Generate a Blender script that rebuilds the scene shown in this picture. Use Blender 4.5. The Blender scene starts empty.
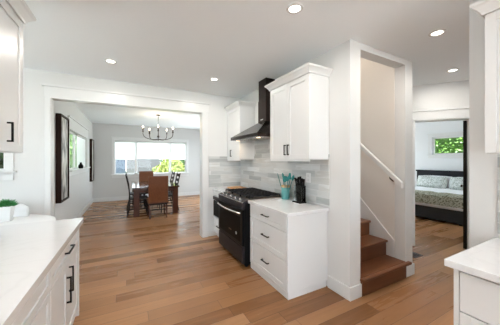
import bpy, bmesh, math, random
from mathutils import Vector, Matrix, noise
random.seed(7)
PI = math.pi
S = bpy.context.scene
COL = S.collection

# ------------------------------------------------------------------ camera
F_PX, HOR, YAW, EYE = 230.0, 159.5, 0.4897, 1.5
cd = bpy.data.cameras.new('camera')
cam = bpy.data.objects.new('camera', cd); COL.objects.link(cam)
cd.sensor_width = 36.0; cd.sensor_fit = 'HORIZONTAL'
cd.lens = 36.0 * F_PX / 500.0
cd.shift_y = -(162.5 - HOR) / 500.0
cd.clip_start = 0.02; cd.clip_end = 200
cam.location = (0, 0, EYE)
cam.rotation_euler = (PI / 2, 0, -YAW)
S.camera = cam

# ------------------------------------------------------------------ world, sun, exposure
w = bpy.data.worlds.new('World'); S.world = w; w.use_nodes = True
wn = w.node_tree; bg = wn.nodes['Background']
bg.inputs['Color'].default_value = (0.80, 0.91, 1.0, 1); bg.inputs['Strength'].default_value = 5.0
sd = bpy.data.lights.new('sun', 'SUN'); so = bpy.data.objects.new('sun', sd); COL.objects.link(so)
sd.energy = 28.0; sd.angle = math.radians(3); sd.color = (.92, .96, 1)
so.rotation_euler = (math.radians(28), math.radians(-12), 0)
S.view_settings.view_transform = 'Standard'
S.view_settings.look = 'None'
S.view_settings.gamma = 1
S.view_settings.use_curve_mapping = False
S.view_settings.exposure = 0.40
CAN_W = 8.0      # recessed lamps, watts each

# ------------------------------------------------------------------ materials
MATS = {}
def mat(name, col, rough=.5, metal=0, spec=.5, bump=None, coat=0, var=0):
    if name in MATS: return MATS[name]
    m = bpy.data.materials.new(name); m.use_nodes = True; MATS[name] = m
    nt = m.node_tree; b = nt.nodes['Principled BSDF']
    b.inputs['Base Color'].default_value = (*col, 1)
    b.inputs['Roughness'].default_value = rough; b.inputs['Metallic'].default_value = metal
    b.inputs['Specular IOR Level'].default_value = spec; b.inputs['Coat Weight'].default_value = coat
    if bump or var:
        tc = nt.nodes.new('ShaderNodeTexCoord'); n = nt.nodes.new('ShaderNodeTexNoise')
        nt.links.new(tc.outputs['Object'], n.inputs['Vector'])
        n.inputs['Scale'].default_value = bump[0] if bump else 6; n.inputs['Detail'].default_value = 4
        if bump:
            bp = nt.nodes.new('ShaderNodeBump'); bp.inputs['Strength'].default_value = bump[1]; bp.inputs['Distance'].default_value = .01
            nt.links.new(n.outputs['Fac'], bp.inputs['Height']); nt.links.new(bp.outputs['Normal'], b.inputs['Normal'])
        if var:
            r = nt.nodes.new('ShaderNodeMapRange'); r.inputs['To Min'].default_value = 1 - var; r.inputs['To Max'].default_value = 1 + var
            nt.links.new(n.outputs['Fac'], r.inputs['Value'])
            v = nt.nodes.new('ShaderNodeVectorMath'); v.operation = 'SCALE'; v.inputs[0].default_value = col
            nt.links.new(r.outputs['Result'], v.inputs['Scale']); nt.links.new(v.outputs['Vector'], b.inputs['Base Color'])
    return m

def emis(name, col, st):
    m = mat(name, col, .5); b = m.node_tree.nodes['Principled BSDF']
    b.inputs['Emission Color'].default_value = (*col, 1); b.inputs['Emission Strength'].default_value = st
    return m

class NT:
    def __init__(s, m): s.t = m.node_tree; s.b = s.t.nodes['Principled BSDF']
    def n(s, ty, **k):
        x = s.t.nodes.new(ty)
        for a, v in k.items(): setattr(x, a, v)
        return x
    def l(s, a, b): s.t.links.new(a, b)
    def m(s, op, a, b=None, c=None):
        x = s.n('ShaderNodeMath', operation=op)
        for i, v in enumerate((a, b, c)):
            if v is None: continue
            if isinstance(v, (int, float)): x.inputs[i].default_value = v
            else: s.l(v, x.inputs[i])
        return x.outputs[0]

def bricked(name, ax_len, ax_row, L, H, ramp, rough, gap, gapcol, grain=None, stagger='rand', groovebump=.3, spec=.5, roughvar=0):
    """planks or tiles: random tone per unit, thin joints; ax_* are 'X','Y','Z' of object coordinates"""
    m = mat(name, (1, 1, 1), rough, spec=spec); q = NT(m)
    tc = q.n('ShaderNodeTexCoord'); sp = q.n('ShaderNodeSeparateXYZ'); q.l(tc.outputs['Object'], sp.inputs[0])
    u, v = sp.outputs[ax_len], sp.outputs[ax_row]
    vr = q.m('DIVIDE', v, H); row = q.m('FLOOR', vr)
    wn_ = q.n('ShaderNodeTexWhiteNoise', noise_dimensions='1D'); q.l(row, wn_.inputs['W'])
    off = wn_.outputs['Value'] if stagger == 'rand' else q.m('MULTIPLY', row, .5)
    uu = q.m('ADD', q.m('DIVIDE', u, L), q.m('MULTIPLY', off, 3.0 if stagger == 'rand' else 1.0)); colm = q.m('FLOOR', uu)
    cmb = q.n('ShaderNodeCombineXYZ'); q.l(row, cmb.inputs[0]); q.l(colm, cmb.inputs[1])
    wn2 = q.n('ShaderNodeTexWhiteNoise', noise_dimensions='2D'); q.l(cmb.outputs[0], wn2.inputs['Vector'])
    fac = wn2.outputs['Value']
    if grain:
        mp = q.n('ShaderNodeMapping')
        sc = [grain[0]] * 3; sc['XYZ'.index(ax_len)] = grain[1]
        mp.inputs['Scale'].default_value = sc
        q.l(tc.outputs['Object'], mp.inputs['Vector'])
        ad = q.n('ShaderNodeVectorMath', operation='ADD'); q.l(mp.outputs[0], ad.inputs[0])
        c2 = q.n('ShaderNodeCombineXYZ'); q.l(q.m('MULTIPLY', fac, 40), c2.inputs[2]); q.l(c2.outputs[0], ad.inputs[1])
        nz = q.n('ShaderNodeTexNoise'); nz.inputs['Scale'].default_value = 1; nz.inputs['Detail'].default_value = 6; nz.inputs['Distortion'].default_value = .6
        q.l(ad.outputs[0], nz.inputs['Vector'])
        g = q.m('MULTIPLY', q.m('SUBTRACT', nz.outputs['Fac'], .5), grain[2])
        fac = q.m('ADD', fac, g)
    cr = q.n('ShaderNodeValToRGB'); q.l(fac, cr.inputs[0])
    el = cr.color_ramp.elements
    while len(el) > 2: el.remove(el[-1])
    for i, (p, c) in enumerate(ramp):
        e = el[i] if i < 2 else el.new(p)
        e.position = p; e.color = (*c, 1)
    fu = q.m('FRACT', uu); fv = q.m('FRACT', vr)
    du = q.m('MULTIPLY', q.m('MINIMUM', fu, q.m('SUBTRACT', 1, fu)), L)
    dv = q.m('MULTIPLY', q.m('MINIMUM', fv, q.m('SUBTRACT', 1, fv)), H)
    d = q.m('MINIMUM', du, dv)
    jm = q.m('LESS_THAN', d, gap)
    mx = q.n('ShaderNodeMix', data_type='RGBA'); q.l(jm, mx.inputs['Factor']); q.l(cr.outputs[0], mx.inputs['A']); mx.inputs['B'].default_value = (*gapcol, 1)
    q.l(mx.outputs['Result'], q.b.inputs['Base Color'])
    if roughvar:
        q.l(q.m('ADD', rough - roughvar / 2, q.m('MULTIPLY', fac, roughvar)), q.b.inputs['Roughness'])
    bp = q.n('ShaderNodeBump'); bp.inputs['Strength'].default_value = groovebump; bp.inputs['Distance'].default_value = .002
    q.l(q.m('MINIMUM', q.m('DIVIDE', d, gap * 2), 1), bp.inputs['Height']); q.l(bp.outputs['Normal'], q.b.inputs['Normal'])
    return m

M_wall = mat('wall_paint', (.71, .712, .705), .55, bump=(90, .04))
M_stairwall = mat('stair_wall_paint', (.80, .765, .72), .6, bump=(90, .04))
M_dwall = mat('dining_wall_paint', (.66, .66, .655), .6, bump=(90, .04))
M_ceil = mat('ceiling_paint', (.87, .905, .93), .7, bump=(60, .05))
M_trim = mat('white_trim_paint', (.74, .745, .745), .3)
M_soffit = mat('gloss_trim_paint', (.82, .82, .82), .17, spec=1.0)
M_cab = mat('cabinet_white', (.75, .755, .755), .38)
M_counter = mat('quartz', (.78, .78, .79), .10, spec=.5)
q = NT(M_counter)
tc = q.n('ShaderNodeTexCoord'); nz = q.n('ShaderNodeTexNoise'); nz.inputs['Scale'].default_value = 1.1; nz.inputs['Detail'].default_value = 5; nz.inputs['Distortion'].default_value = 1.5
q.l(tc.outputs['Object'], nz.inputs['Vector'])
vv = q.m('ABSOLUTE', q.m('SUBTRACT', nz.outputs['Fac'], .5)); vf = q.m('SUBTRACT', 1, q.m('MINIMUM', q.m('MULTIPLY', vv, 60), 1))
mx = q.n('ShaderNodeMix', data_type='RGBA'); q.l(q.m('MULTIPLY', vf, .16), mx.inputs['Factor']); mx.inputs['A'].default_value = (.77, .77, .78, 1); mx.inputs['B'].default_value = (.55, .55, .56, 1)
q.l(mx.outputs['Result'], q.b.inputs['Base Color'])
M_floor = bricked('oak_floor', 'X', 'Y', 1.5, .155,
    [(0, (.20, .089, .035)), (.3, (.285, .134, .057)), (.7, (.34, .168, .074)), (1, (.43, .225, .107))], .29, .0018, (.07, .03, .014),
    grain=(24, 2.4, .8), spec=.3, roughvar=.1)
TILE = [(0, (.40, .42, .42)), (.25, (.50, .52, .52)), (.55, (.60, .62, .62)), (.8, (.55, .55, .53)), (1, (.68, .70, .70))]
M_tileYZ = bricked('glass_tile_side', 'Y', 'Z', .46, .08, TILE, .12, .0018, (.66, .66, .65), grain=(22, 3, .8))
M_tileXZ = bricked('glass_tile_end', 'X', 'Z', .46, .08, TILE, .12, .0018, (.66, .66, .65), grain=(22, 3, .8))
M_wood_tread = bricked('stair_oak', 'X', 'Y', 3, .4, [(0, (.115, .042, .018)), (1, (.20, .078, .034))], .3, .0001, (.1, .04, .02), grain=(30, 2, .9), spec=.25)
M_black = mat('black_metal', (.005, .005, .006), .55, spec=.1)
M_blackgloss = mat('black_enamel', (.004, .004, .005), .3, spec=.12)
M_oven = mat('oven_glass', (.003, .003, .003), .3, spec=.04)
M_blacksteel = mat('black_stainless', (.028, .025, .030), .4, .4, spec=.15)
M_hood = mat('hood_dark_steel', (.05, .036, .032), .2, .95)
M_steel = mat('steel', (.62, .62, .62), .25, 1)
M_grate = mat('cast_iron', (.014, .014, .016), .7, spec=.15)
M_dwood = mat('dark_dining_wood', (.075, .022, .009), .35, spec=.25, var=.5)
M_dwood2 = mat('espresso_wood', (.014, .007, .005), .45, spec=.2)
M_leather = mat('brown_leather', (.17, .060, .024), .5, spec=.3, bump=(25, .3), var=.3)
M_frame = mat('picture_frame_wood', (.020, .007, .004), .5, spec=.15)
M_bronze = mat('bronze', (.045, .025, .018), .35, .8)
M_teal = mat('teal_silicone', (.02, .19, .18), .5)
M_crock = mat('teal_ceramic', (.09, .30, .30), .3)
M_utwood = mat('beech', (.55, .32, .15), .5, var=.2)
M_warm_bounce = mat('warm_bounce_orange', (.62, .32, .13), .45, var=.2)  # orange colour imitating warm light bounced onto the corner counter
M_pot = mat('white_ceramic', (.80, .80, .80), .35)
M_leaf = mat('succulent_green', (.03, .22, .05), .45, var=.4)
M_soil = mat('soil', (.03, .02, .015), .9)
M_plastic = mat('white_plastic', (.78, .78, .78), .25)
M_head = mat('headboard_charcoal', (.022, .023, .027), .6, spec=.2)
M_bedbase = mat('bed_black', (.006, .006, .007), .6)
M_sheet = mat('white_sheet', (.80, .81, .83), .8, bump=(12, .3))
M_fol = mat('hedge_leaf', (.022, .062, .006), .5, var=.6)
M_fol2 = mat('yellow_green_leaf', (.11, .135, .012), .5, var=.5)
M_fol3 = mat('fresh_green_leaf', (.075, .17, .018), .5, var=.6)
M_red = mat('red_leaf', (.14, .03, .015), .5, var=.5)
M_grass = mat('lawn', (.05, .085, .02), .9, var=.3)
M_siding = mat('blue_grey_siding', (.022, .034, .05), .7)
M_garage = mat('grey_siding', (.05, .05, .05), .7)
M_bulb = emis('bulb_glow', (1, .80, .55), 14)
M_can = emis('can_lens', (1, .93, .82), 5)
M_screen = mat('display_black', (.01, .01, .012), .05)
M_print = mat('print_grey', (.62, .62, .62), .4)
M_mullion = mat('vinyl_window', (.85, .85, .85), .35)

def glassy(name, tint=(1, 1, 1), gl=.08):
    m = bpy.data.materials.new(name); m.use_nodes = True; MATS[name] = m; nt = m.node_tree
    for n in list(nt.nodes): nt.nodes.remove(n)
    o = nt.nodes.new('ShaderNodeOutputMaterial'); mixn = nt.nodes.new('ShaderNodeMixShader'); t = nt.nodes.new('ShaderNodeBsdfTransparent'); g = nt.nodes.new('ShaderNodeBsdfGlossy')
    lw = nt.nodes.new('ShaderNodeFresnel'); lw.inputs['IOR'].default_value = 1.45
    t.inputs[0].default_value = (*tint, 1); g.inputs['Roughness'].default_value = .02
    nt.links.new(lw.outputs[0], mixn.inputs[0]); nt.links.new(t.outputs[0], mixn.inputs[1]); nt.links.new(g.outputs[0], mixn.inputs[2]); nt.links.new(mixn.outputs[0], o.inputs[0])
    return m
M_glass = glassy('window_glass', (.95, .97, .96))
M_acryl = glassy('acrylic', (.86, .90, .90))
def shade_mat():
    m = bpy.data.materials.new('roller_shade_fabric'); m.use_nodes = True; nt = m.node_tree
    for n in list(nt.nodes): nt.nodes.remove(n)
    o = nt.nodes.new('ShaderNodeOutputMaterial'); a = nt.nodes.new('ShaderNodeAddShader'); d = nt.nodes.new('ShaderNodeBsdfDiffuse'); t = nt.nodes.new('ShaderNodeBsdfTranslucent')
    d.inputs[0].default_value = (.30, .30, .30, 1); t.inputs[0].default_value = (.68, .68, .68, 1)
    nt.links.new(d.outputs[0], a.inputs[0]); nt.links.new(t.outputs[0], a.inputs[1]); nt.links.new(a.outputs[0], o.inputs[0])
    return m
M_shade = shade_mat()
def art_mat(name, seed, stretch):
    m = mat(name, (1, 1, 1), .4); q = NT(m)
    tc = q.n('ShaderNodeTexCoord'); mp = q.n('ShaderNodeMapping'); mp.inputs['Location'].default_value = (seed, seed, seed); mp.inputs['Scale'].default_value = stretch
    q.l(tc.outputs['Object'], mp.inputs[0]); n = q.n('ShaderNodeTexNoise'); n.inputs['Scale'].default_value = 3; n.inputs['Detail'].default_value = 6
    q.l(mp.outputs[0], n.inputs['Vector']); cr = q.n('ShaderNodeValToRGB'); q.l(n.outputs['Fac'], cr.inputs[0])
    e = cr.color_ramp.elements; e[0].position = .38; e[0].color = (.06, .05, .05, 1); e[1].position = .52; e[1].color = (.55, .52, .49, 1)
    x = e.new(.65); x.color = (.75, .74, .72, 1)
    q.l(cr.outputs[0], q.b.inputs['Base Color']); return m
M_art = art_mat('abstract_print', 3.0, (1, 3, 1.2))
M_art2 = art_mat('abstract_print_pale', 9.0, (1, 3, 1.2))
def patterned(name, a, b, sc):
    m = mat(name, (1, 1, 1), .85); q = NT(m)
    tc = q.n('ShaderNodeTexCoord'); v = q.n('ShaderNodeTexVoronoi'); v.inputs['Scale'].default_value = sc
    n = q.n('ShaderNodeTexNoise'); n.inputs['Scale'].default_value = sc * .6; n.inputs['Detail'].default_value = 3
    q.l(tc.outputs['Object'], n.inputs['Vector']); ad = q.n('ShaderNodeVectorMath', operation='ADD'); q.l(tc.outputs['Object'], ad.inputs[0])
    s_ = q.n('ShaderNodeVectorMath', operation='SCALE'); q.l(n.outputs['Color'], s_.inputs[0]); s_.inputs['Scale'].default_value = .2; q.l(s_.outputs[0], ad.inputs[1]); q.l(ad.outputs[0], v.inputs['Vector'])
    cr = q.n('ShaderNodeValToRGB'); q.l(v.outputs['Distance'], cr.inputs[0]); e = cr.color_ramp.elements
    e[0].position = .3; e[0].color = (*a, 1); e[1].position = .55; e[1].color = (*b, 1)
    q.l(cr.outputs[0], q.b.inputs['Base Color']); return m
M_comf = patterned('comforter_print', (.085, .08, .035), (.42, .41, .33), 24)
M_pillow = patterned('pillow_print', (.20, .25, .20), (.66, .69, .68), 30)

# ------------------------------------------------------------------ geometry helpers
def box(bm, lo, hi, M=None, skip=()):
    c = [(x, y, z) for x in (lo[0], hi[0]) for y in (lo[1], hi[1]) for z in (lo[2], hi[2])]
    v = [bm.verts.new(M @ Vector(p) if M else p) for p in c]
    for f in ((0, 1, 3, 2), (4, 6, 7, 5), (0, 4, 5, 1), (2, 3, 7, 6), (0, 2, 6, 4), (1, 5, 7, 3)):
        bm.faces.new([v[i] for i in f])
def cyl(bm, p0, p1, r0, r1=None, n=16, caps=True):
    r1 = r0 if r1 is None else r1
    p0, p1 = Vector(p0), Vector(p1); d = (p1 - p0).normalized()
    a = d.orthogonal().normalized(); b = d.cross(a)
    A = [bm.verts.new(p0 + (a * math.cos(2 * PI * i / n) + b * math.sin(2 * PI * i / n)) * r0) for i in range(n)]
    B = [bm.verts.new(p1 + (a * math.cos(2 * PI * i / n) + b * math.sin(2 * PI * i / n)) * r1) for i in range(n)]
    for i in range(n): bm.faces.new((A[i], A[(i + 1) % n], B[(i + 1) % n], B[i]))
    if caps: bm.faces.new(A[::-1]); bm.faces.new(B)
def tube(bm, pts, r, n=8):
    pts = [Vector(p) for p in pts]; rings = []
    a = None
    for i, p in enumerate(pts):
        d = (pts[min(i + 1, len(pts) - 1)] - pts[max(i - 1, 0)]).normalized()
        a = d.orthogonal().normalized() if a is None else (a - d * a.dot(d)).normalized()
        b = d.cross(a)
        rr = r[i] if isinstance(r, (list, tuple)) else r
        rings.append([bm.verts.new(p + (a * math.cos(2 * PI * k / n) + b * math.sin(2 * PI * k / n)) * rr) for k in range(n)])
    for A, B in zip(rings, rings[1:]):
        for k in range(n): bm.faces.new((A[k], A[(k + 1) % n], B[(k + 1) % n], B[k]))
    bm.faces.new(rings[0][::-1]); bm.faces.new(rings[-1])
def lathe(bm, prof, c=(0, 0, 0), n=28):
    rings = []
    for r, z in prof:
        if r < 1e-5: rings.append([bm.verts.new((c[0], c[1], c[2] + z))])
        else: rings.append([bm.verts.new((c[0] + r * math.cos(2 * PI * k / n), c[1] + r * math.sin(2 * PI * k / n), c[2] + z)) for k in range(n)])
    for A, B in zip(rings, rings[1:]):
        for k in range(n):
            k2 = (k + 1) % n
            vs = []
            for x in (A[k % len(A)], A[k2 % len(A)], B[k2 % len(B)], B[k % len(B)]):
                if x not in vs: vs.append(x)
            if len(vs) > 2: bm.faces.new(vs)
def prism(bm, poly, fn, a, b):
    """poly of 2D points swept from a to b; fn(p, t) -> 3D"""
    A = [bm.verts.new(fn(p, a)) for p in poly]; B = [bm.verts.new(fn(p, b)) for p in poly]
    n = len(poly)
    for i in range(n): bm.faces.new((A[i], A[(i + 1) % n], B[(i + 1) % n], B[i]))
    bm.faces.new(A[::-1]); bm.faces.new(B)

def link(name, bm, m, parent=None, origin=(0, 0, 0), bevel=0, smooth=False, seg=2):
    bmesh.ops.recalc_face_normals(bm, faces=bm.faces)
    o = Vector(origin)
    for v in bm.verts: v.co -= o
    me = bpy.data.meshes.new(name); bm.to_mesh(me); bm.free()
    me.materials.append(m)
    ob = bpy.data.objects.new(name, me); COL.objects.link(ob)
    if parent is None: ob.location = o
    else: ob.parent = parent
    if smooth:
        for p in me.polygons: p.use_smooth = True
    if bevel:
        md = ob.modifiers.new('bevel', 'BEVEL'); md.width = bevel; md.segments = seg; md.limit_method = 'ANGLE'; md.angle_limit = .7
    return ob

def struct(name, bm, m, bevel=0, origin=(0, 0, 0)):
    o = link(name, bm, m, bevel=bevel, origin=origin); o['kind'] = 'structure'; return o
def sbox(name, lo, hi, m, bevel=0):
    bm = bmesh.new(); box(bm, lo, hi); return struct(name, bm, m, bevel)

class Thing:
    """an Empty at the base; parts given in world coordinates"""
    def __init__(s, name, label, cat, base, group=None, kind=None):
        s.o = bpy.data.objects.new(name, None); COL.objects.link(s.o); s.o.empty_display_size = .05
        s.base = Vector(base); s.o.location = s.base
        s.o['label'] = label; s.o['category'] = cat
        if group: s.o['group'] = group
    def part(s, name, bm, m, bevel=0, smooth=False, parent=None, label=None):
        p = link(name, bm, m, parent or s.o, s.base, bevel, smooth)
        if label: p['label'] = label
        return p
def single(name, bm, m, label, cat, base, group=None, bevel=0, smooth=False):
    o = link(name, bm, m, None, base, bevel, smooth); o['label'] = label; o['category'] = cat
    if group: o['group'] = group
    return o
def copy_tree(o, parent=None):
    c = o.copy(); COL.objects.link(c)
    if parent: c.parent = parent
    for ch in list(o.children): copy_tree(ch, c)
    return c
def B(*boxes, M=None):
    bm = bmesh.new()
    for lo, hi in boxes: box(bm, lo, hi, M)
    return bm

def wall_with_holes(bm, fn, u0, u1, z0, z1, t0, t1, holes):
    """a slab in (u, z) with rectangular holes; fn(u, t, z) -> world"""
    us = sorted({u0, u1, *[h[0] for h in holes], *[h[1] for h in holes]})
    zs = sorted({z0, z1, *[h[2] for h in holes], *[h[3] for h in holes]})
    for a, b in zip(us, us[1:]):
        run = None
        for c, d in zip(zs, zs[1:]):
            hole = any(h[0] - 1e-6 <= a and b <= h[1] + 1e-6 and h[2] - 1e-6 <= c and d <= h[3] + 1e-6 for h in holes)
            if hole: continue
            P = [fn(u, t, z) for u in (a, b) for t in (t0, t1) for z in (c, d)]
            v = [bm.verts.new(p) for p in P]
            for f in ((0, 1, 3, 2), (4, 6, 7, 5), (0, 4, 5, 1), (2, 3, 7, 6), (0, 2, 6, 4), (1, 5, 7, 3)): bm.faces.new([v[i] for i in f])
YX = lambda u, t, z: Vector((u, t, z))      # wall along X, thickness in Y
XY = lambda u, t, z: Vector((t, u, z))      # wall along Y, thickness in X

# ------------------------------------------------------------------ shell dimensions
ZC = 2.78
XW = 2.09        # range wall
YE = 1.66        # stair front wall
YH = 4.33; YH2 = 4.47   # header wall
YF = 9.7         # dining far wall
XD = -1.08       # dining left wall
XD2 = 2.95
XK = -3.4        # nook left wall
ND = .14         # slab thickness

bm = bmesh.new()
prism(bm, [(-3.54, -4.64), (9.04, -4.64), (9.04, 6.12), (3.09, 6.12), (3.09, 9.84), (-1.22, 9.84), (-1.22, 6.12), (-3.54, 6.12)], lambda p, z: Vector((p[0], p[1], z)), -.12, 0)
struct('floor', bm, M_floor)
bm = bmesh.new()
CANS = [(1.25, 1.54), (2.76, 1.16), (4.11, 1.54), (1.22, 3.50), (-.19, 3.49), (-.6, 1.6), (.3, -.9)]
sbox('ceiling', (-3.6, -4.7, ZC), (2.24, 9.9, ZC + .15), M_ceil)
sbox('ceiling', (2.24, -4.5, ZC), (9.1, YE + .12, ZC + .15), M_ceil)
sbox('ceiling', (3.13, YE + .12, ZC), (9.1, 6.2, ZC + .15), M_ceil)
sbox('ceiling', (2.24, 6.2, ZC), (3.13, 9.9, ZC + .15), M_ceil)
sbox('ceiling', (2.24, 5.9, ZC), (3.13, 6.2, ZC + .15), M_ceil)
sbox('ceiling', (2.09, 1.5, 5.2), (3.3, 6.0, 5.3), M_ceil)

# far kitchen wall with wide opening to dining room and nook window
bm = bmesh.new()
wall_with_holes(bm, YX, XK - .14, XW, 0, ZC, YH, YH2, [(-1.0, 1.28, 0, 2.41), (-2.55, -1.47, 1.34, 2.15)])
struct('wall_far', bm, M_wall)
# range wall
sbox('wall_range', (XW, YE, 0), (XW + .13, YH2, ZC), M_wall)
# stair front wall: header and right post
sbox('wall_stair_header', (2.22, YE, 2.71), (3.13, YE + .13, ZC), M_wall)
sbox('wall_stair_pier', (2.22, YE, 0), (2.26, YE + .13, 2.71), M_wall)
sbox('wall_hall_left', (3.13, YE, 0), (3.30, 3.62, ZC), M_wall)
sbox('wall_stair_right', (3.13, 1.79, ZC), (3.30, 5.9, 5.2), M_stairwall)
sbox('wall_stair_right', (3.125, 1.79, 0), (3.13, 5.9, 5.2), M_stairwall)
sbox('wall_stair_right', (3.13, 3.62, 0), (3.30, 5.9, ZC), M_stairwall)
sbox('wall_stair_left', (XW, YH2, 0), (2.22, 5.9, ZC), M_stairwall)
sbox('wall_stair_left', (XW, YE, ZC + .15), (2.24, 5.9, 5.2), M_stairwall)
sbox('wall_stair_back', (XW, 5.9, 0), (3.30, 6.03, 5.2), M_stairwall)
sbox('wall_stair_front', (2.24, YE, ZC + .15), (3.30, YE + .13, 5.2), M_stairwall)
# dining room
bm = bmesh.new(); wall_with_holes(bm, XY, YH2, YF + .14, 0, ZC, XD - .14, XD, [(4.62, 4.95, .25, 2.2), (6.0, 8.45, 1.27, 2.14)])
struct('wall_dining_left', bm, M_dwall)
WX0, WX1, WZ0, WZ1 = -.41, 2.16, .95, 2.20
bm = bmesh.new(); wall_with_holes(bm, YX, XD - .14, XD2 + .14, 0, ZC, YF, YF + .14, [(WX0, WX1, WZ0, WZ1)])
struct('wall_dining_far', bm, M_dwall)
bm = bmesh.new(); wall_with_holes(bm, XY, 6.03, YF, 0, ZC, XD2, XD2 + .14, [(6.4, 9.3, .12, 2.45)])  # unseen opening added to bring more daylight into the dining room
struct('wall_dining_right', bm, M_dwall)
bm = bmesh.new(); wall_with_holes(bm, YX, XK - .14, 2.52, 0, ZC, -4.64, -4.5, [(-3.0, 2.0, .12, 2.5)])  # unseen wide opening added to light the kitchen from behind
struct('wall_back', bm, M_wall)
# nook left wall with an unseen window opening added to let daylight in
bm = bmesh.new(); wall_with_holes(bm, XY, -4.5, YH, 0, ZC, XK - .14, XK, [(.2, 3.2, .9, 2.3)])
struct('wall_nook_left', bm, M_wall)
# short wall carrying the left upper cabinets
sbox('wall_left', (-1.15, -1.0, 0), (-1.032, 2.33, ZC), M_wall)
# right foreground wall
sbox('wall_right', (2.39, -4.5, 0), (2.52, .79, ZC), M_wall)
# hall and diagonal door wall
e = Vector((.62, -.785, 0)).normalized(); nrm = Vector((.785, .62, 0)).normalized()   # nrm points into the bedroom
O = Vector((4.40, 2.19, 0))
DG = lambda u, t, z: O + e * u + nrm * t + Vector((0, 0, z))
bm = bmesh.new(); DO0, DO1, DOZ = 0.0, .775, 2.17
wall_with_holes(bm, DG, -1.80, 2.6, 0, ZC, 0, .12, [(DO0, DO1, 0, DOZ)])
struct('wall_hall_diagonal', bm, M_wall)
bm = bmesh.new(); wall_with_holes(bm, YX, 2.52, 5.3, 0, ZC, -1.5, -1.38, [(3.4, 4.2, 1.1, 2.0)])  # unseen opening added to brighten the hall
struct('wall_hall_front', bm, M_wall)
# bedroom
XB = 8.9
bm = bmesh.new(); wall_with_holes(bm, XY, -1.5, 6.0, 0, ZC, XB, XB + .14, [(2.5, 3.88, 1.66, 2.22)])
struct('wall_bedroom_far', bm, mat('bedroom_wall_paint', (.78, .80, .82), .6, bump=(90, .04)))
M_bw = MATS['bedroom_wall_paint']
bm = bmesh.new(); wall_with_holes(bm, YX, 3.30, XB + .14, 0, ZC, 6.0, 6.12, [(5.2, 8.5, .12, 2.5)])  # large unseen opening added to brighten the bedroom
struct('wall_bedroom_left', bm, M_bw)
bm = bmesh.new(); wall_with_holes(bm, YX, 5.3, XB + .14, 0, ZC, -1.5, -1.38, [(5.6, 8.6, .2, 2.4)])  # unseen side opening added for bedroom daylight
struct('wall_bedroom_right', bm, M_bw)

# tile on walls (thin, set on the wall)
sbox('wall_tile_range', (XW - .012, 1.94, .96), (XW, YH, 1.56), M_tileYZ)
sbox('wall_tile_hood', (XW - .012, 2.74, 1.56), (XW, 3.72, 2.1), M_tileYZ)
sbox('wall_tile_end', (1.40, YH - .012, .96), (XW - .012, YH, 1.56), M_tileXZ)
sbox('wall_tile_right', (2.39 - .012, -2.2, .96), (2.39, .63, 1.55), M_tileYZ)

# ---- trim
def trim(name, boxes, m=None, bevel=.003, fn=None):
    bm = bmesh.new()
    for lo, hi in boxes:
        if fn:
            P = [fn(u, t, z) for u in (lo[0], hi[0]) for t in (lo[1], hi[1]) for z in (lo[2], hi[2])]
            v = [bm.verts.new(p) for p in P]
            for f in ((0, 1, 3, 2), (4, 6, 7, 5), (0, 4, 5, 1), (2, 3, 7, 6), (0, 2, 6, 4), (1, 5, 7, 3)): bm.faces.new([v[i] for i in f])
        else: box(bm, lo, hi)
    return struct(name, bm, m or M_trim, bevel)
# opening casing: side legs, header board, cap
trim('trim_1', [((-1.055, YH - .02, 0), (-1.0, YH, 2.41)), ((1.28, YH - .02, 0), (1.375, YH, 2.41)), ((-1.062, YH - .022, 2.41), (1.385, YH, 2.56)),
                ((-1.08, YH - .04, 2.56), (1.405, YH, 2.59))])
trim('trim_2', [((-1.002, YH - .02, 0), (-.985, YH2 + .02, 2.41)), ((1.265, YH - .02, 0), (1.282, YH2 + .02, 2.41))])
trim('trim_3', [((-.985, YH - .02, 2.396), (1.265, YH2 + .02, 2.412))], M_soffit)
trim('trim_4', [((-1.075, YH2, 0), (-1.0, YH2 + .02, 2.41)), ((1.28, YH2, 0), (1.375, YH2 + .02, 2.41)), ((-1.075, YH2, 2.41), (1.385, YH2 + .02, 2.56))])
# window casings
def casing(name, fn, u0, u1, z0, z1, t, wd=.09, sill=.06, cap=True, head=.10):
    bs = [((u0 - wd, min(0, t), z0 - .02), (u0, max(0, t), z1)), ((u1, min(0, t), z0 - .02), (u1 + wd, max(0, t), z1)),
          ((u0 - wd, min(0, t), z1), (u1 + wd, max(0, t), z1 + head)), ((u0 - wd, min(0, t), z0 - .12), (u1 + wd, max(0, t), z0 - .02))]
    s = 1 if t > 0 else -1
    bs.append(((u0 - wd - .03, min(0, t + s * sill), z0 - .02), (u1 + wd + .03, max(0, t + s * sill), z0 + .005)))
    if cap: bs.append(((u0 - wd - .02, min(0, t + s * .02), z1 + head), (u1 + wd + .02, max(0, t + s * .02), z1 + head + .025)))
    return trim(name, bs, fn=fn)
casing('trim_5', lambda u, t, z: Vector((u, YF + t, z)), WX0, WX1, WZ0, WZ1, -.02)
casing('trim_6', lambda u, t, z: Vector((XD + t, u, z)), 6.0, 8.45, 1.27, 2.14, .02, head=.24)
casing('trim_7', lambda u, t, z: Vector((u, YH + t, z)), -2.55, -1.47, 1.34, 2.15, -.02, sill=.03)
casing('trim_8', lambda u, t, z: Vector((XB + t, u, z)), 2.5, 3.88, 1.66, 2.22, -.02, wd=.11, sill=.01)
# hall door casing and jamb
trim('trim_9', [((DO0 - .10, -.02, 0), (DO0, 0, DOZ)), ((DO1, -.02, 0), (DO1 + .10, 0, DOZ)), ((DO0 - .11, -.022, DOZ), (DO1 + .11, 0, DOZ + .15)),
                ((DO0 - .13, -.04, DOZ + .15), (DO1 + .13, 0, DOZ + .18)),
                ((DO0, -.01, 0), (DO0 + .015, .13, DOZ)), ((DO1 - .015, -.01, 0), (DO1, .13, DOZ)), ((DO0, -.01, DOZ - .015), (DO1, .13, DOZ))], fn=DG)
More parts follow.
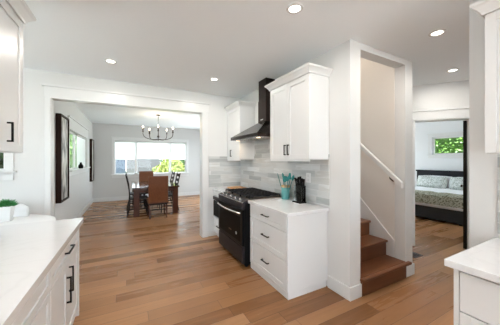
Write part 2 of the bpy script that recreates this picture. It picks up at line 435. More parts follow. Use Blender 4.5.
# baseboards
bb = .14
trim('baseboard_stair', [((XW - .018, YE - .018, 0), (2.262, YE, bb)), ((XW - .018, YE, 0), (XW, 1.955, bb)), ((3.115, YE - .018, 0), (3.318, YE, bb)), ((3.30, YE, 0), (3.318, 3.6, bb))])
trim('baseboard_left', [((XD, YH2 + .02, 0), (XD + .018, YF, bb))])
trim('baseboard_far', [((XD, YF - .018, 0), (XD2, YF, bb))])
trim('baseboard_dining_right', [((XD2 - .018, 6.03, 0), (XD2, YF, .12)), ((1.375, YH2, 0), (XW, YH2 + .018, bb))])
trim('baseboard_nook', [((XK, YH - .018, 0), (-1.09, YH, bb))])
trim('baseboard_diagonal', [((-1.8, -.018, 0), (DO0 - .1, 0, bb)), ((DO1 + .1, -.018, 0), (2.5, 0, bb))], fn=DG)
trim('baseboard_bedroom', [((XB - .018, -1.3, 0), (XB, 5.9, bb))])
trim('baseboard_right', [((2.372, .6, 0), (2.39, .79, bb)), ((2.372, .79, 0), (2.538, .808, bb))])

# ---- windows (frames, mullions, glass)
def window(name, fn, u0, u1, z0, z1, t, mull, rails=(), fr=.035):
    bm = bmesh.new()
    def bx(lo, hi):
        P = [fn(u, tt, z) for u in (lo[0], hi[0]) for tt in (lo[1], hi[1]) for z in (lo[2], hi[2])]
        v = [bm.verts.new(p) for p in P]
        for f in ((0, 1, 3, 2), (4, 6, 7, 5), (0, 4, 5, 1), (2, 3, 7, 6), (0, 2, 6, 4), (1, 5, 7, 3)): bm.faces.new([v[i] for i in f])
    a, b = sorted((t, t * 1.6))
    bx((u0, a, z0), (u0 + fr, b, z1)); bx((u1 - fr, a, z0), (u1, b, z1)); bx((u0, a, z0), (u1, b, z0 + fr)); bx((u0, a, z1 - fr), (u1, b, z1))
    for m_, w_ in mull: bx((m_ - w_ / 2, a, z0), (m_ + w_ / 2, b, z1))
    for r_, w_ in rails: bx((u0, a, r_ - w_ / 2), (u1, b, r_ + w_ / 2))
    root = struct(name, bm, M_mullion, .002)
    bm = bmesh.new(); P = [fn(u, (a + b) / 2, z) for u, z in ((u0, z0), (u1, z0), (u1, z1), (u0, z1))]
    bm.faces.new([bm.verts.new(p) for p in P])
    g = link('glass', bm, M_glass, root)
    return root
window('window_1', lambda u, t, z: Vector((u, YF + t, z)), WX0, WX1, WZ0, WZ1, .07, [(.29, .09), (1.53, .09)])
window('window_2', lambda u, t, z: Vector((XD + t, u, z)), 6.0, 8.45, 1.27, 2.14, -.07, [(7.1, .09), (7.8, .05)])
window('window_3', lambda u, t, z: Vector((XD + t, u, z)), 4.62, 4.95, .25, 2.2, -.07, [])
window('window_4', lambda u, t, z: Vector((u, YH + t, z)), -2.55, -1.47, 1.34, 2.15, .06, [(-2.0, .05)], [(1.74, .04)])
window('window_5', lambda u, t, z: Vector((XB + t, u, z)), 2.5, 3.88, 1.66, 2.22, .06, [], fr=.04)
window('added_window_6', lambda u, t, z: Vector((XK + t, u, z)), .2, 3.2, .9, 2.3, -.06, [(1.2, .08), (2.2, .08)])  # unseen window added as a daylight source for the kitchen
window('added_window_7', lambda u, t, z: Vector((u, -1.38 + t, z)), 5.6, 8.6, .2, 2.4, -.06, [(7.1, .08)])  # unseen window added to bring daylight into the bedroom
# jamb liners of the bedroom window are bright painted returns
# roller shades
for (a, b, zb, wh) in ((WX0 + .01, .27, 1.50, 'left'), (.31, 1.51, 1.52, 'middle'), (1.55, WX1 - .01, 1.50, 'right')):
    t = Thing('roller_shade', 'white translucent roller shade half lowered in the %s pane of the dining window' % {'left': 'narrow left', 'middle': 'wide middle', 'right': 'narrow right'}[wh], 'window shade', (a, YF + .04, zb), 'dining window shades')
    bm = bmesh.new(); vs = []
    for p in ((a, YF + .04, zb), (b, YF + .04, zb), (b, YF + .04, WZ1 - .03), (a, YF + .04, WZ1 - .03)): vs.append(bm.verts.new(p))
    bm.faces.new(vs); t.part('fabric', bm, M_shade)
    bm = bmesh.new(); cyl(bm, (a, YF + .035, WZ1 - .03), (b, YF + .035, WZ1 - .03), .022); t.part('roller_tube', bm, M_plastic, smooth=True)
    t.part('hem_bar', B(((a, YF + .033, zb - .012), (b, YF + .047, zb + .006))), M_plastic, .002)

t = Thing('roller_shade', 'white roller shade drawn down in the farther half of the left dining window', 'window shade', (XD - .04, 7.15, 1.28))
bm = bmesh.new(); bm.faces.new([bm.verts.new(p) for p in ((XD - .04, 7.12, 1.29), (XD - .04, 8.43, 1.29), (XD - .04, 8.43, 2.12), (XD - .04, 7.12, 2.12))]); t.part('fabric', bm, M_shade)
bm = bmesh.new(); cyl(bm, (XD - .035, 7.12, 2.11), (XD - .035, 8.43, 2.11), .022); t.part('roller_tube', bm, M_plastic, smooth=True)
# ------------------------------------------------------------------ cabinet builders
def shaker(bm, face, d, a0, a1, z0, z1, rail=.06, th=.02, along='Y'):
    """shaker panel; face = outer coordinate, d = outward sign"""
    def bx(aa, bb_, c0, c1, f0, f1):
        lo, hi = sorted((f0, f1))
        if along == 'Y': box(bm, (lo, aa, c0), (hi, bb_, c1))
        else: box(bm, (aa, lo, c0), (bb_, hi, c1))
    i = face - d * th
    bx(a0, a0 + rail, z0, z1, i, face); bx(a1 - rail, a1, z0, z1, i, face)
    bx(a0 + rail, a1 - rail, z0, z0 + rail, i, face); bx(a0 + rail, a1 - rail, z1 - rail, z1, i, face)
    bx(a0 + rail, a1 - rail, z0 + rail, z1 - rail, i, face - d * .009)
def pull(face, d, c, z, length, vertical, r=.0055, out=.032):
    """square bar pull with two posts on a plane facing along X"""
    bm = bmesh.new(); h = length / 2; f1 = face + d * out
    def bx(x0, x1, y0, y1, z0, z1):
        box(bm, (min(x0, x1), y0, z0), (max(x0, x1), y1, z1))
    if vertical:
        bx(f1 - d * 2 * r, f1, c - r, c + r, z - h, z + h)
        for s in (-h + r, h - r): bx(face, f1 - d * r, c - r, c + r, z + s - r, z + s + r)
    else:
        bx(f1 - d * 2 * r, f1, c - h, c + h, z - r, z + r)
        for s in (-h + r, h - r): bx(face, f1 - d * r, c + s - r, c + s + r, z - r, z + r)
    return bm

CROWN = [(0, 0), (.010, 0), (.014, .014), (.024, .028), (.044, .052), (.056, .060), (.060, .078), (0, .078)]
def crown(bm, xf, d, y0, y1, z, ends, xw):
    """crown along Y on face xf (outward d) with mitred returns at ends in ends ('lo','hi')"""
    def ring(y, kind):
        return [bm.verts.new((xf + d * p[0], y + (kind * p[0]), z + p[1])) for p in CROWN]
    k0 = -1 if 'lo' in ends else 0; k1 = 1 if 'hi' in ends else 0
    R = [ring(y0, k0), ring(y1, k1)]
    if k0: R.insert(0, [bm.verts.new((xw, y0 - p[0], z + p[1])) for p in CROWN])
    if k1: R.append([bm.verts.new((xw, y1 + p[0], z + p[1])) for p in CROWN])
    n = len(CROWN)
    for A, C in zip(R, R[1:]):
        for i in range(n): bm.faces.new((A[i], A[(i + 1) % n], C[(i + 1) % n], C[i]))
    bm.faces.new(R[0][::-1]); bm.faces.new(R[-1])

G_DR = 'base cabinets'
def drawer(t, face, d, y0, y1, z0, z1, hl=.15, rail=.055, handle=True, handle_z=None):
    bm = bmesh.new(); shaker(bm, face, d, y0, y1, z0, z1, rail)
    o = t.part('drawer', bm, M_cab, .0025)
    if handle: t.part('handle', pull(face, d, (y0 + y1) / 2, handle_z or (z0 + z1) / 2, hl, False), M_black, .0015, parent=o, label='black bar handle')
    return o
def door(t, face, d, y0, y1, z0, z1, hy, hz, hl=.15, rail=.06, handle=True):
    bm = bmesh.new(); shaker(bm, face, d, y0, y1, z0, z1, rail)
    o = t.part('door', bm, M_cab, .0025)
    if handle: t.part('handle', pull(face, d, hy, hz, hl, True), M_black, .0015, parent=o, label='black bar handle')
    return o

# --- right run: three-drawer base
XFc = 1.50
t = Thing('base_cabinet', 'white three drawer base cabinet between the range and the stair wall', 'cabinet', (1.8, 2.36, 0))
t.part('body', B(((XFc + .02, 1.985, .09), (XW - .003, 2.82, .895)), ((XFc + .05, 2.0, 0), (XW - .003, 2.82, .09))), M_cab, .002)
t.part('end_panel', B(((XFc + .001, 1.965, .075), (XW - .003, 1.985, .895))), M_cab, .002)
t.part('toe_kick', B(((XFc + .012, 1.972, 0), (XFc + .05, 2.82, .07)), ((XFc + .05, 1.972, 0), (XW - .02, 1.998, .07))), M_cab, .002)
for z0, z1 in ((.72, .885), (.405, .712), (.085, .397)):
    drawer(t, XFc, -1, 1.992, 2.812, z0, z1, .15, .05 if z1 > .8 else .055, handle_z=(z0 + z1) / 2 + .01)
single('countertop', B(((XFc - .03, 1.93, .896), (XW - .012, 2.822, .935))), M_counter, 'white quartz countertop piece right of the range holding the teal crock', 'countertop', (1.8, 2.35, .896), bevel=.004)

# --- left of range: microwave base
t = Thing('base_cabinet', 'narrow white base cabinet left of the range, holding the drawer microwave', 'cabinet', (1.8, 4.03, 0))
t.part('body', B(((XFc + .02, 3.785, .09), (XW - .003, 3.805, .895)), ((XFc + .02, YH - .025, .09), (XW - .003, YH - .003, .895)),
                 ((XFc + .02, 3.805, .09), (XW - .003, YH - .025, .37)), ((XW - .03, 3.805, .37), (XW - .003, YH - .025, .895)), ((XFc + .0, 3.785, .81), (XFc + .02, YH - .003, .895)),
                 ((XFc + .06, 3.785, 0), (XW - .003, YH - .003, .09))), M_cab, .002)
drawer(t, XFc, -1, 3.79, YH - .006, .095, .395, .13)
t = Thing('microwave', 'black built in drawer microwave with steel frame, under the counter left of the range', 'microwave', (1.75, 4.03, .40))
t.part('body', B(((XFc - .018, 3.808, .40), (XW - .08, YH - .030, .805))), M_steel, .003)
t.part('door', B(((XFc - .034, 3.83, .43), (XFc - .0185, YH - .075, .72))), M_oven, .004)
t.part('control_panel', B(((XFc - .030, 3.81, .73), (XFc - .0185, YH - .035, .79))), M_blacksteel, .003)
t.part('trim_strip', B(((XFc - .024, 3.81, .405), (XFc - .0185, YH - .035, .428))), M_steel, .002)
single('countertop', B(((XFc - .03, 3.782, .896), (XW - .012, YH - .012, .935))), M_counter, 'white quartz countertop piece in the corner left of the range', 'countertop', (1.8, 4.03, .896), bevel=.004)
single('warm_bounce_slab', B(((1.76, 3.84, .9355), (2.06, 4.28, .955))), M_warm_bounce, 'orange brown slab imitating warm bounced light on the corner counter', 'light stand-in', (1.92, 4.04, .9355), bevel=.008)  # added slab, its orange stands in for warm bounced light

# --- range
RX, RY0, RY1 = 1.40, 2.83, 3.775
t = Thing('range', 'black gas range with slide in cooktop, between the white base cabinets', 'stove', (1.74, (RY0 + RY1) / 2, 0))
t.part('body', B(((RX + .03, RY0, .035), (XW - .015, RY1, .90))), M_blackgloss, .004)
for fx in (RX + .08, XW - .1):
    for fy in (RY0 + .05, RY1 - .05):
        bm = bmesh.new(); cyl(bm, (fx, fy, 0), (fx, fy, .036), .02); t.part('foot', bm, M_black)
o = t.part('oven_door', B(((RX - .01, RY0 + .008, .30), (RX + .03, RY1 - .008, .80))), M_blackgloss, .006)
t.part('window', B(((RX - .012, RY0 + .07, .35), (RX - .009, RY1 - .07, .70))), M_oven, parent=o)
bm = bmesh.new(); pts = []
for i in range(13):
    f = i / 12; y = RY0 + .05 + f * (RY1 - RY0 - .1); pts.append((RX - .035 - .035 * math.sin(PI * f), y, .755))
tube(bm, pts, .013, 10)
for y in (RY0 + .05, RY1 - .05): cyl(bm, (RX - .01, y, .755), (RX - .04, y, .755), .014)
t.part('handle', bm, M_steel, smooth=True, parent=o, label='curved brushed steel handle')
bm = bmesh.new(); cyl(bm, (RX - .0122, 3.03, .44), (RX - .0145, 3.03, .44), .022, n=24)
t.part('sticker', bm, M_plastic, parent=o, label='white round sticker')
t.part('badge', B(((RX - .0145, 3.20, .435), (RX - .0122, 3.30, .450))), M_steel, .001, parent=o)
t.part('bottom_drawer', B(((RX - .005, RY0 + .008, .06), (RX + .03, RY1 - .008, .285))), M_blacksteel, .006)
# slanted control panel
bm = bmesh.new(); prism(bm, [(RX - .008, .81), (RX + .06, .81), (RX + .09, .94), (RX + .075, .94), (RX - .008, .905)], lambda p, s: Vector((p[0], s, p[1])), RY0 + .004, RY1 - .004)
cp = t.part('control_panel', bm, M_blacksteel, .003)
for i in range(5):
    y = RY0 + .14 + i * (RY1 - RY0 - .28) / 4
    bm = bmesh.new(); c = Vector((RX + .030, y, .920)); d = Vector((-.035, 0, .083)).normalized(); cyl(bm, c, c + d * .028, .021, .018, 18)
    t.part('knob', bm, M_steel, .002, parent=cp, label='steel burner knob')
ct = t.part('cooktop', B(((RX + .08, RY0 - .004, .90), (XW - .014, RY1 + .004, .94))), mat('cooktop_steel', (.22, .20, .18), .3, .9), .004)
t.part('trim_strip', B(((RX - .012, RY0 + .004, .897), (RX + .004, RY1 - .004, .909))), M_steel, .002)
for bx_, by_, br in ((RX + .20, RY0 + .18, .05), (RX + .50, RY0 + .18, .04), (RX + .35, (RY0 + RY1) / 2, .055), (RX + .20, RY1 - .18, .045), (RX + .50, RY1 - .18, .045)):
    bm = bmesh.new(); lathe(bm, [(0, 0), (br * 1.2, 0), (br * 1.15, .01), (br, .012), (br, .018), (br * .85, .022), (0, .022)], (bx_, by_, .94))
    t.part('burner', bm, M_grate, smooth=False, parent=ct)
gy = (RY1 - RY0 - .06) / 3
for k in range(3):
    y0 = RY0 + .03 + k * gy + .004; y1 = y0 + gy - .008; x0, x1 = RX + .11, XW - .04
    bm = bmesh.new(); zt, zb = .982, .966
    for yy in (y0, y1 - .012): box(bm, (x0, yy, zb), (x1, yy + .012, zt))
    for xx in (x0, x1 - .012, (x0 + x1) / 2 - .006): box(bm, (xx, y0, zb), (xx + .012, y1, zt))
    for j in range(1, 8):
        xx = x0 + j * (x1 - x0) / 8; box(bm, (xx - .005, y0 + .01, zb + .002), (xx + .005, y1 - .01, zt + .004))
    for f in (1, 2): box(bm, (x0, y0 + gy * f / 3 - .006, zb), (x1, y0 + gy * f / 3 + .006, zt))
    for xx in (x0, x1 - .012):
        for yy in (y0, y1 - .012): box(bm, (xx, yy, .94), (xx + .012, yy + .012, zb))
    t.part('grate', bm, M_grate, .0015, parent=ct)

# --- hood
t = Thing('range_hood', 'dark bronze chimney range hood with sloped canopy above the gas range', 'range hood', (1.85, 3.26, 1.83))
HX0, HY0, HY1, HZ = 1.60, 2.79, 3.725, 1.83
bm = bmesh.new()
bx0, cy0, cy1, cx0, cz = HX0, 3.04, 3.28, 1.90, 2.10
lo = [(HX0, HY0, HZ + .05), (XW - .013, HY0, HZ + .05), (XW - .013, HY1, HZ + .05), (HX0, HY1, HZ + .05)]
hi = [(cx0, cy0, cz), (XW - .013, cy0, cz), (XW - .013, cy1, cz), (cx0, cy1, cz)]
A = [bm.verts.new(p) for p in lo]; C = [bm.verts.new(p) for p in hi]
for i in range(4): bm.faces.new((A[i], A[(i + 1) % 4], C[(i + 1) % 4], C[i]))
bm.faces.new(C); bm.faces.new(A[::-1])
t.part('canopy', bm, M_hood, .002)
lip = t.part('lip', B(((HX0, HY0, HZ), (XW - .013, HY1, HZ + .05))), M_hood, .002)
t.part('chimney', B(((cx0, cy0, cz - .03), (XW - .013, cy1, 2.45))), M_hood, .002)
t.part('chimney_sleeve', B(((cx0 + .006, cy0 + .006, 2.45), (XW - .013, cy1 - .006, ZC - .001))), M_hood, .001)
t.part('badge', B(((cx0 - .002, 3.12, 2.13), (cx0, 3.20, 2.145))), M_steel)
bm = bmesh.new(); box(bm, (HX0 + .03, HY0 + .03, HZ - .006), (XW - .05, HY1 - .03, HZ))
for j in range(18): box(bm, (HX0 + .06, HY0 + .1 + j * .04, HZ - .010), (XW - .16, HY0 + .12 + j * .04, HZ - .006))
flt = t.part('filter', bm, M_steel)
for y in (HY0 + .12, HY1 - .12):
    bm = bmesh.new(); cyl(bm, (HX0 + .09, y, HZ - .012), (HX0 + .09, y, HZ - .006), .028, n=18); t.part('hood_lamp', bm, emis('hood_lamp_lens', (1, .78, .5), 2), parent=flt)
for y in (HY0 + .12, HY1 - .12):
    ld = bpy.data.lights.new('hood_light', 'AREA'); ld.shape = 'DISK'; ld.size = .05; ld.energy = .7; ld.color = (1, .75, .5)
    lo_ = bpy.data.objects.new('hood_light', ld); COL.objects.link(lo_); lo_.location = (HX0 + .09, y, HZ - .016)

# --- upper cabinets right run
UX = 1.78
def upper(y0, y1, label, ndoor, hand, ends):
    t = Thing('wall_cabinet', label, 'cabinet', ((UX + XW) / 2, (y0 + y1) / 2, 1.50))
    t.part('body', B(((UX + .02, y0 + .001, 1.50), (XW - .002, y1 - .001, 2.50))), M_cab, .002)
    wdt = (y1 - y0) / ndoor
    for k in range(ndoor):
        a, b = y0 + k * wdt + .002, y0 + (k + 1) * wdt - .002
        hy = {0: b - .03, 1: a + .03}[k] if ndoor == 2 else hand
        door(t, UX, -1, a, b, 1.502, 2.46, hy, 1.62, .13)
    bm = bmesh.new(); crown(bm, UX, -1, y0, y1, 2.466, ends, XW - .002)
    t.part('crown_moulding', bm, M_cab)
    t.part('light_rail', B(((UX + .004, y0 + .004, 1.478), (UX + .022, y1 - .004, 1.50))), M_cab, .002)
    return t
upper(1.945, 2.735, 'white two door upper cabinet with crown moulding, right of the range hood', 2, 0, ('lo', 'hi'))
upper(3.735, YH - .004, 'white single door upper cabinet in the corner left of the range hood', 1, 4.10, ('lo',))

# --- left counter run (peninsula)
LX, LY1 = -.41, 2.72
t = Thing('base_cabinet', 'white drawer and double door base cabinet at the end of the left counter', 'cabinet', (-.7, 2.15, 0))
t.part('body', B(((-1.03, 1.80, .09), (LX - .02, LY1, .885)), ((-1.0, 1.80, 0), (LX - .07, LY1 - .02, .09))), M_cab, .002)
t.part('end_panel', B(((-1.03, LY1, .0), (LX, LY1 + .018, .885))), M_cab, .002)
drawer(t, LX, 1, 1.803, LY1 - .03, .712, .875, .20, .045, handle_z=.80)
mid = 2.25
door(t, LX, 1, 1.803, mid - .002, .095, .704, mid - .04, .50, .20)
door(t, LX, 1, mid + .002, LY1 - .03, .095, .704, mid + .04, .55, .20)
t = Thing('base_cabinet', 'white three drawer base cabinet in the left counter, nearest the camera', 'cabinet', (-.7, 1.3, 0))
t.part('body', B(((-1.03, .80, .09), (LX - .02, 1.798, .11)), ((-1.03, .80, .11), (LX - .02, .818, .885)), ((-1.03, 1.78, .11), (LX - .02, 1.798, .885)), ((-1.03, .818, .11), (-1.015, 1.78, .885)), ((LX - .038, .818, .11), (LX - .02, 1.78, .885)), ((-1.0, .80, 0), (LX - .07, 1.798, .09))), M_cab, .002)
for z0, z1 in ((.712, .875), (.40, .704), (.095, .392)): drawer(t, LX, 1, .803, 1.795, z0, z1, .20, .045, handle=(z0 < .7))
t = Thing('base_cabinet', 'white sink base cabinet beneath the left counter, below the frame edge', 'cabinet', (-.7, .3, 0))
t.part('body', B(((-1.03, -.2, .09), (LX - .02, .798, .885)), ((-1.0, -.2, 0), (LX - .07, .798, .09))), M_cab, .002)
door(t, LX, 1, -.197, .298, .095, .875, .25, .7, .2); door(t, LX, 1, .302, .795, .095, .875, .35, .7, .2)
bm = bmesh.new()
t = Thing('countertop', 'long white veined quartz countertop on the left with an undermount sink', 'countertop', (-.7, 1.3, .886))
# slab with a sink cut-out
sx0, sx1, sy0, sy1 = -.93, -.62, .95, 1.62
wall_with_holes(bm, lambda u, t_, z: Vector((u, z, t_)), -1.03, LX + .03, -.2, LY1 + .04, .887, .93, [(sx0, sx1, sy0, sy1)])
bmesh.ops.remove_doubles(bm, verts=bm.verts, dist=1e-5)
t.part('slab', bm, M_counter)
bm = bmesh.new(); z0 = .70
box(bm, (sx0, sy0, z0 - .01), (sx1, sy1, z0))
for a, b in (((sx0 - .005, sy0, z0), (sx0, sy1, .93 - .043)), ((sx1, sy0, z0), (sx1 + .005, sy1, .887)), ((sx0, sy0 - .005, z0), (sx1, sy0, .887)), ((sx0, sy1, z0), (sx1, sy1 + .005, .887))): box(bm, a, b)
t.part('sink_basin', bm, M_steel)
# left upper cabinet
t = Thing('wall_cabinet', 'white shaker upper cabinet with black handle at the top left edge', 'cabinet', (-.86, 1.8, 1.55))
LUX = -.69
t.part('body', B(((-1.03, 1.42, 1.55), (LUX - .02, 2.328, 2.58))), M_cab, .002)
door(t, LUX, 1, 1.87, 2.325, 1.552, 2.52, 2.06, 1.68, .13)
door(t, LUX, 1, 1.423, 1.866, 1.552, 2.52, 1.50, 1.68, .16)
bm = bmesh.new(); crown(bm, LUX, 1, 1.42, 2.33, 2.525, ('hi',), -1.03); t.part('crown_moulding', bm, M_cab)

# --- right foreground
RXF = 1.64
t = Thing('base_cabinet', 'white shaker base cabinet at the lower right corner of the picture', 'cabinet', (2.0, .2, 0))
t.part('body', B(((RXF + .02, -1.2, .09), (2.388, .612, .89)), ((RXF + .07, -1.2, 0), (2.388, .60, .09))), M_cab, .002)
for (a, b) in ((.10, .585), (-.38, .095)):
    door(t, RXF, -1, a, b, .095, .648, a + .05, .5, .15, .05, handle=False)
    t.part('drawer', B(((RXF, a, .655), (RXF + .019, b, .872))), M_cab, .003)
t.part('face_frame', B(((RXF + .002, .588, .09), (RXF + .02, .612, .89))), M_cab, .002)
single('countertop', B(((1.60, -1.2, .892), (2.377, .64, .932))), M_counter, 'white quartz countertop corner at the lower right', 'countertop', (2.0, .2, .892), bevel=.004)
t = Thing('wall_cabinet', 'white shaker upper cabinet hanging at the right edge of the picture', 'cabinet', (2.2, .2, 1.54))
t.part('body', B(((2.08, -1.2, 1.54), (2.388, .60, 2.47))), M_cab, .002)
door(t, 2.06, -1, .10, .605, 1.542, 2.44, .14, 1.66, .13, .055, handle=False); door(t, 2.06, -1, -.40, .096, 1.542, 2.44, -.35, 1.66, .13, .055, handle=False)
bm = bmesh.new(); crown(bm, 2.06, -1, -1.2, .605, 2.445, ('hi',), 2.388); t.part('crown_moulding', bm, M_cab)

# ------------------------------------------------------------------ counter items
cx, cy, cz0 = 2.0, 2.67, .9355
t = Thing('utensil_crock', 'teal round utensil crock on the counter right of the range', 'crock', (cx, cy, cz0))
bm = bmesh.new(); lathe(bm, [(0, 0), (.056, 0), (.06, .004), (.06, .17), (.057, .175), (.052, .17), (.052, .01), (0, .01)], (cx, cy, cz0)); t.part('body', bm, M_crock, smooth=True)
bm = bmesh.new(); lathe(bm, [(.0605, .168), (.0625, .170), (.0625, .195), (.0605, .197), (.053, .195), (.053, .168)], (cx, cy, cz0)); t.part('rim', bm, M_utwood, label='beech wood rim')
kinds = [('spatula', -.055, .03, .33), ('serving_spoon', -.02, -.05, .31), ('ladle', .02, .05, .34), ('slotted_turner', .05, -.01, .33), ('whisk_paddle', -.045, -.035, .30), ('pasta_spoon', .045, -.045, .32)]
desc = ['flat teal silicone spatula leaning left in the crock', 'teal silicone serving spoon leaning forward in the crock', 'teal silicone ladle at the back of the crock', 'teal slotted turner leaning right in the crock', 'short teal silicone paddle leaning to the front left of the crock', 'teal pasta spoon leaning to the front right of the crock']
for (nm, dx, dy, L), ds in zip(kinds, desc):
    p0 = Vector((cx + dx * .3, cy + dy * .3, cz0 + .014)); dr = Vector((dx * 1.0, dy * 1.5, .26)).normalized(); p1 = p0 + dr * (L - .05)
    t = Thing(nm, ds, 'utensil', p0)
    bm = bmesh.new(); tube(bm, [p0, (p0 + p1) / 2, p1], [.0055, .006, .005], 8); t.part('handle', bm, M_teal, smooth=True)
    bm = bmesh.new(); q_ = dr.to_track_quat('Z', 'Y').to_matrix().to_4x4(); Mx = Matrix.Translation(p1) @ q_ @ Matrix.Rotation(.6 + dx * 8, 4, 'Z')
    if nm in ('spatula', 'slotted_turner', 'whisk_paddle'):
        n = 9; out = [(-.012, -.01), (-.03, .015), (-.032, .07), (-.022, .085), (.022, .08), (.032, .07), (.03, .015), (.012, -.01)]
        prism(bm, out, lambda p, s: Mx @ Vector((p[0], s, p[1])), -.003, .003)
        t.part('head', bm, M_teal, .002)
    else:
        bmesh.ops.create_uvsphere(bm, u_segments=14, v_segments=9, radius=1)
        for v in bm.verts:
            c = v.co.copy(); cup = .012 * (1 - min(1, c.x * c.x + c.z * c.z))
            v.co = Mx @ Vector((c.x * .028, c.y * .007 + cup, c.z * .042 + .035))
        t.part('head', bm, M_teal, smooth=True)
# acrylic knife block
kx, ky = 2.0, 2.36
t = Thing('knife_block', 'clear acrylic knife block on a black foot, beside the outlet', 'knife block', (kx, ky, cz0))
t.part('foot', B(((kx - .06, ky - .075, cz0), (kx + .05, ky + .085, cz0 + .014))), M_black, .004)
bm = bmesh.new()
for o_ in (-.035, .0, .035): box(bm, (kx + o_ - .004, ky - .07, cz0 + .014), (kx + o_ + .004, ky + .08, cz0 + .225))
t.part('plates', bm, M_acryl, .001)
for i, (ox, oy, L, b_) in enumerate(((-.018, -.05, .12, .19), (-.018, .0, .13, .2), (-.018, .048, .11, .17), (.018, -.045, .11, .16), (.018, .005, .135, .18), (.018, .052, .10, .14))):
    p = Vector((kx + ox, ky + oy, cz0 + .016))
    ds = ['front right', 'front middle', 'front left', 'rear right', 'rear middle', 'rear left'][i]
    t = Thing('kitchen_knife', 'black handled kitchen knife in the %s slot of the acrylic block' % ds, 'knife', p, 'knives in the acrylic block')
    bt = cz0 + .20 + (i % 3) * .006; ln = .002
    bm = bmesh.new(); prism(bm, [(-.013, bt), (.011, bt), (.011, bt - b_ * .7), (-.005, bt - b_ + .0), (-.013, bt - b_ + .03)], lambda q_, s: Vector((p.x + s, p.y + q_[0], q_[1])), -.0012, .0012)
    t.part('blade', bm, M_steel)
    bm = bmesh.new(); lean = (i % 3 - 1) * .02
    tube(bm, [(p.x, p.y, bt), (p.x + .004, p.y + lean * .2, bt + .02), (p.x + .002, p.y + lean * .5, bt + L * .5), (p.x - .006, p.y + lean, bt + L)], [.012, .013, .011, .014], 8)
    t.part('handle', bm, M_black, smooth=True)
# outlet
t = Thing('wall_outlet', 'white outlet plate on the tile backsplash behind the knife block', 'outlet', (XW - .012, 2.28, 1.20))
t.part('plate', B(((XW - .018, 2.24, 1.20), (XW - .0122, 2.32, 1.325))), M_plastic, .002)
for z in (1.235, 1.29): t.part('socket', B(((XW - .0195, 2.262, z - .017), (XW - .018, 2.298, z + .017))), M_print, .001)

# ------------------------------------------------------------------ stairs
SX0, SX1 = 2.225, 3.105
RISE, RUN = .207, .245
t = Thing('staircase', 'brown oak staircase climbing behind the white stair opening', 'stairs', (2.65, 1.7, 0))
for k in range(13):
    yr = 1.645 + k * RUN if k else 1.64
    z = RISE * (k + 1)
    x1 = 3.12 if k == 0 else SX1
    x0 = 2.262 if k == 0 else SX0
    t.part('riser', B(((x0, yr, z - RISE + (0.0 if k == 0 else .0)), (x1, yr + .02, z - .032))), M_wood_tread)
    nose = [((x0, yr - .03, z - .032), (x1, yr + RUN + .02, z))]
    if k == 0: nose = [((x0, yr + .005, z - .032), (x1, yr + RUN + .02, z)), ((2.225, yr - .045, z - .032), (3.17, yr + .005, z))]
    t.part('tread', B(*nose), M_wood_tread, .010)
# skirt board on right wall of the stair, cut along the slope
sl = RISE / RUN
bm = bmesh.new()
poly = [(1.79, 0), (1.79, .43), (2.6, 1.23), (4.9, 1.23 + sl * 2.3), (4.9, sl * 3.11 - .3), (2.2, 0)]
prism(bm, poly, lambda p, s: Vector((s, p[0], p[1])), 3.107, 3.125); struct('trim_10', bm, M_trim, .002)
bm = bmesh.new()
prism(bm, poly, lambda p, s: Vector((s, p[0], p[1])), 2.22, 2.224); struct('trim_11', bm, M_trim)
# handrail
t = Thing('handrail', 'white wooden handrail sloping up the beige stair wall', 'handrail', (3.04, 1.64, 1.15))
bm = bmesh.new(); y0, y1 = 1.64, 4.4; slr = .965
prof = [(-.022, -.02), (.022, -.02), (.022, .03), (.012, .04), (-.012, .04), (-.022, .03)]
prism(bm, prof, lambda p, s: Vector((3.035 + p[0], s, 1.165 + p[1] * 1.3 + (s - y0) * .90)), y0, y1)
rl = t.part('rail', bm, M_trim, .003)
for y in (1.80, 2.9, 4.1):
    zz = 1.165 + (y - y0) * .90
    bm = bmesh.new(); tube(bm, [(3.04, y, zz - .02), (3.04, y, zz - .055), (3.07, y, zz - .075), (3.124, y, zz - .075)], .008, 8); cyl(bm, (3.114, y, zz - .075), (3.1245, y, zz - .075), .028)
    t.part('bracket', bm, M_bronze, smooth=False, label='bronze bracket')

# ------------------------------------------------------------------ hall door leaf
hinge = DG(DO1 - .02, .125, 0)
vd = Vector((hinge.x, hinge.y, 0)).normalized(); vd = (Matrix.Rotation(math.radians(-2.0), 3, 'Z') @ vd); vn = Vector((-vd.y, vd.x, 0))
bm = bmesh.new()
def DL(a, b, z): return hinge + vd * a + vn * b + Vector((0, 0, z))
def dbox(bm, a0, a1, b0, b1, z0, z1):
    v = [bm.verts.new(DL(a, b, z)) for a in (a0, a1) for b in (b0, b1) for z in (z0, z1)]
    for f in ((0, 1, 3, 2), (4, 6, 7, 5), (0, 4, 5, 1), (2, 3, 7, 6), (0, 2, 6, 4), (1, 5, 7, 3)): bm.faces.new([v[i] for i in f])
dbox(bm, .0, .74, .0, .045, .012, DOZ - .02)
dl = struct('door_1', bm, mat('dark_door', (.010, .008, .005), .5, spec=.15), .002)
for z in (.25, 1.1, 1.95):
    bm = bmesh.new(); cyl(bm, DL(-.008, .035, z - .05), DL(-.008, .035, z + .05), .009, n=10); dbox(bm, -.004, .0, .005, .04, z - .05, z + .05); link('hinge', bm, M_black, dl)
bm = bmesh.new(); cyl(bm, DL(.68, .045, 1.0), DL(.68, .09, 1.0), .012); cyl(bm, DL(.68, .085, 1.0), DL(.68, .11, 1.0), .028, .022); link('knob', bm, M_bronze, dl)
bm = bmesh.new()
P = [DG(u, t_, z) for u in (DO0 + .015, DO0 + .018) for t_ in (.0, .03) for z in (1.02, 1.12)]
v = [bm.verts.new(p) for p in P]
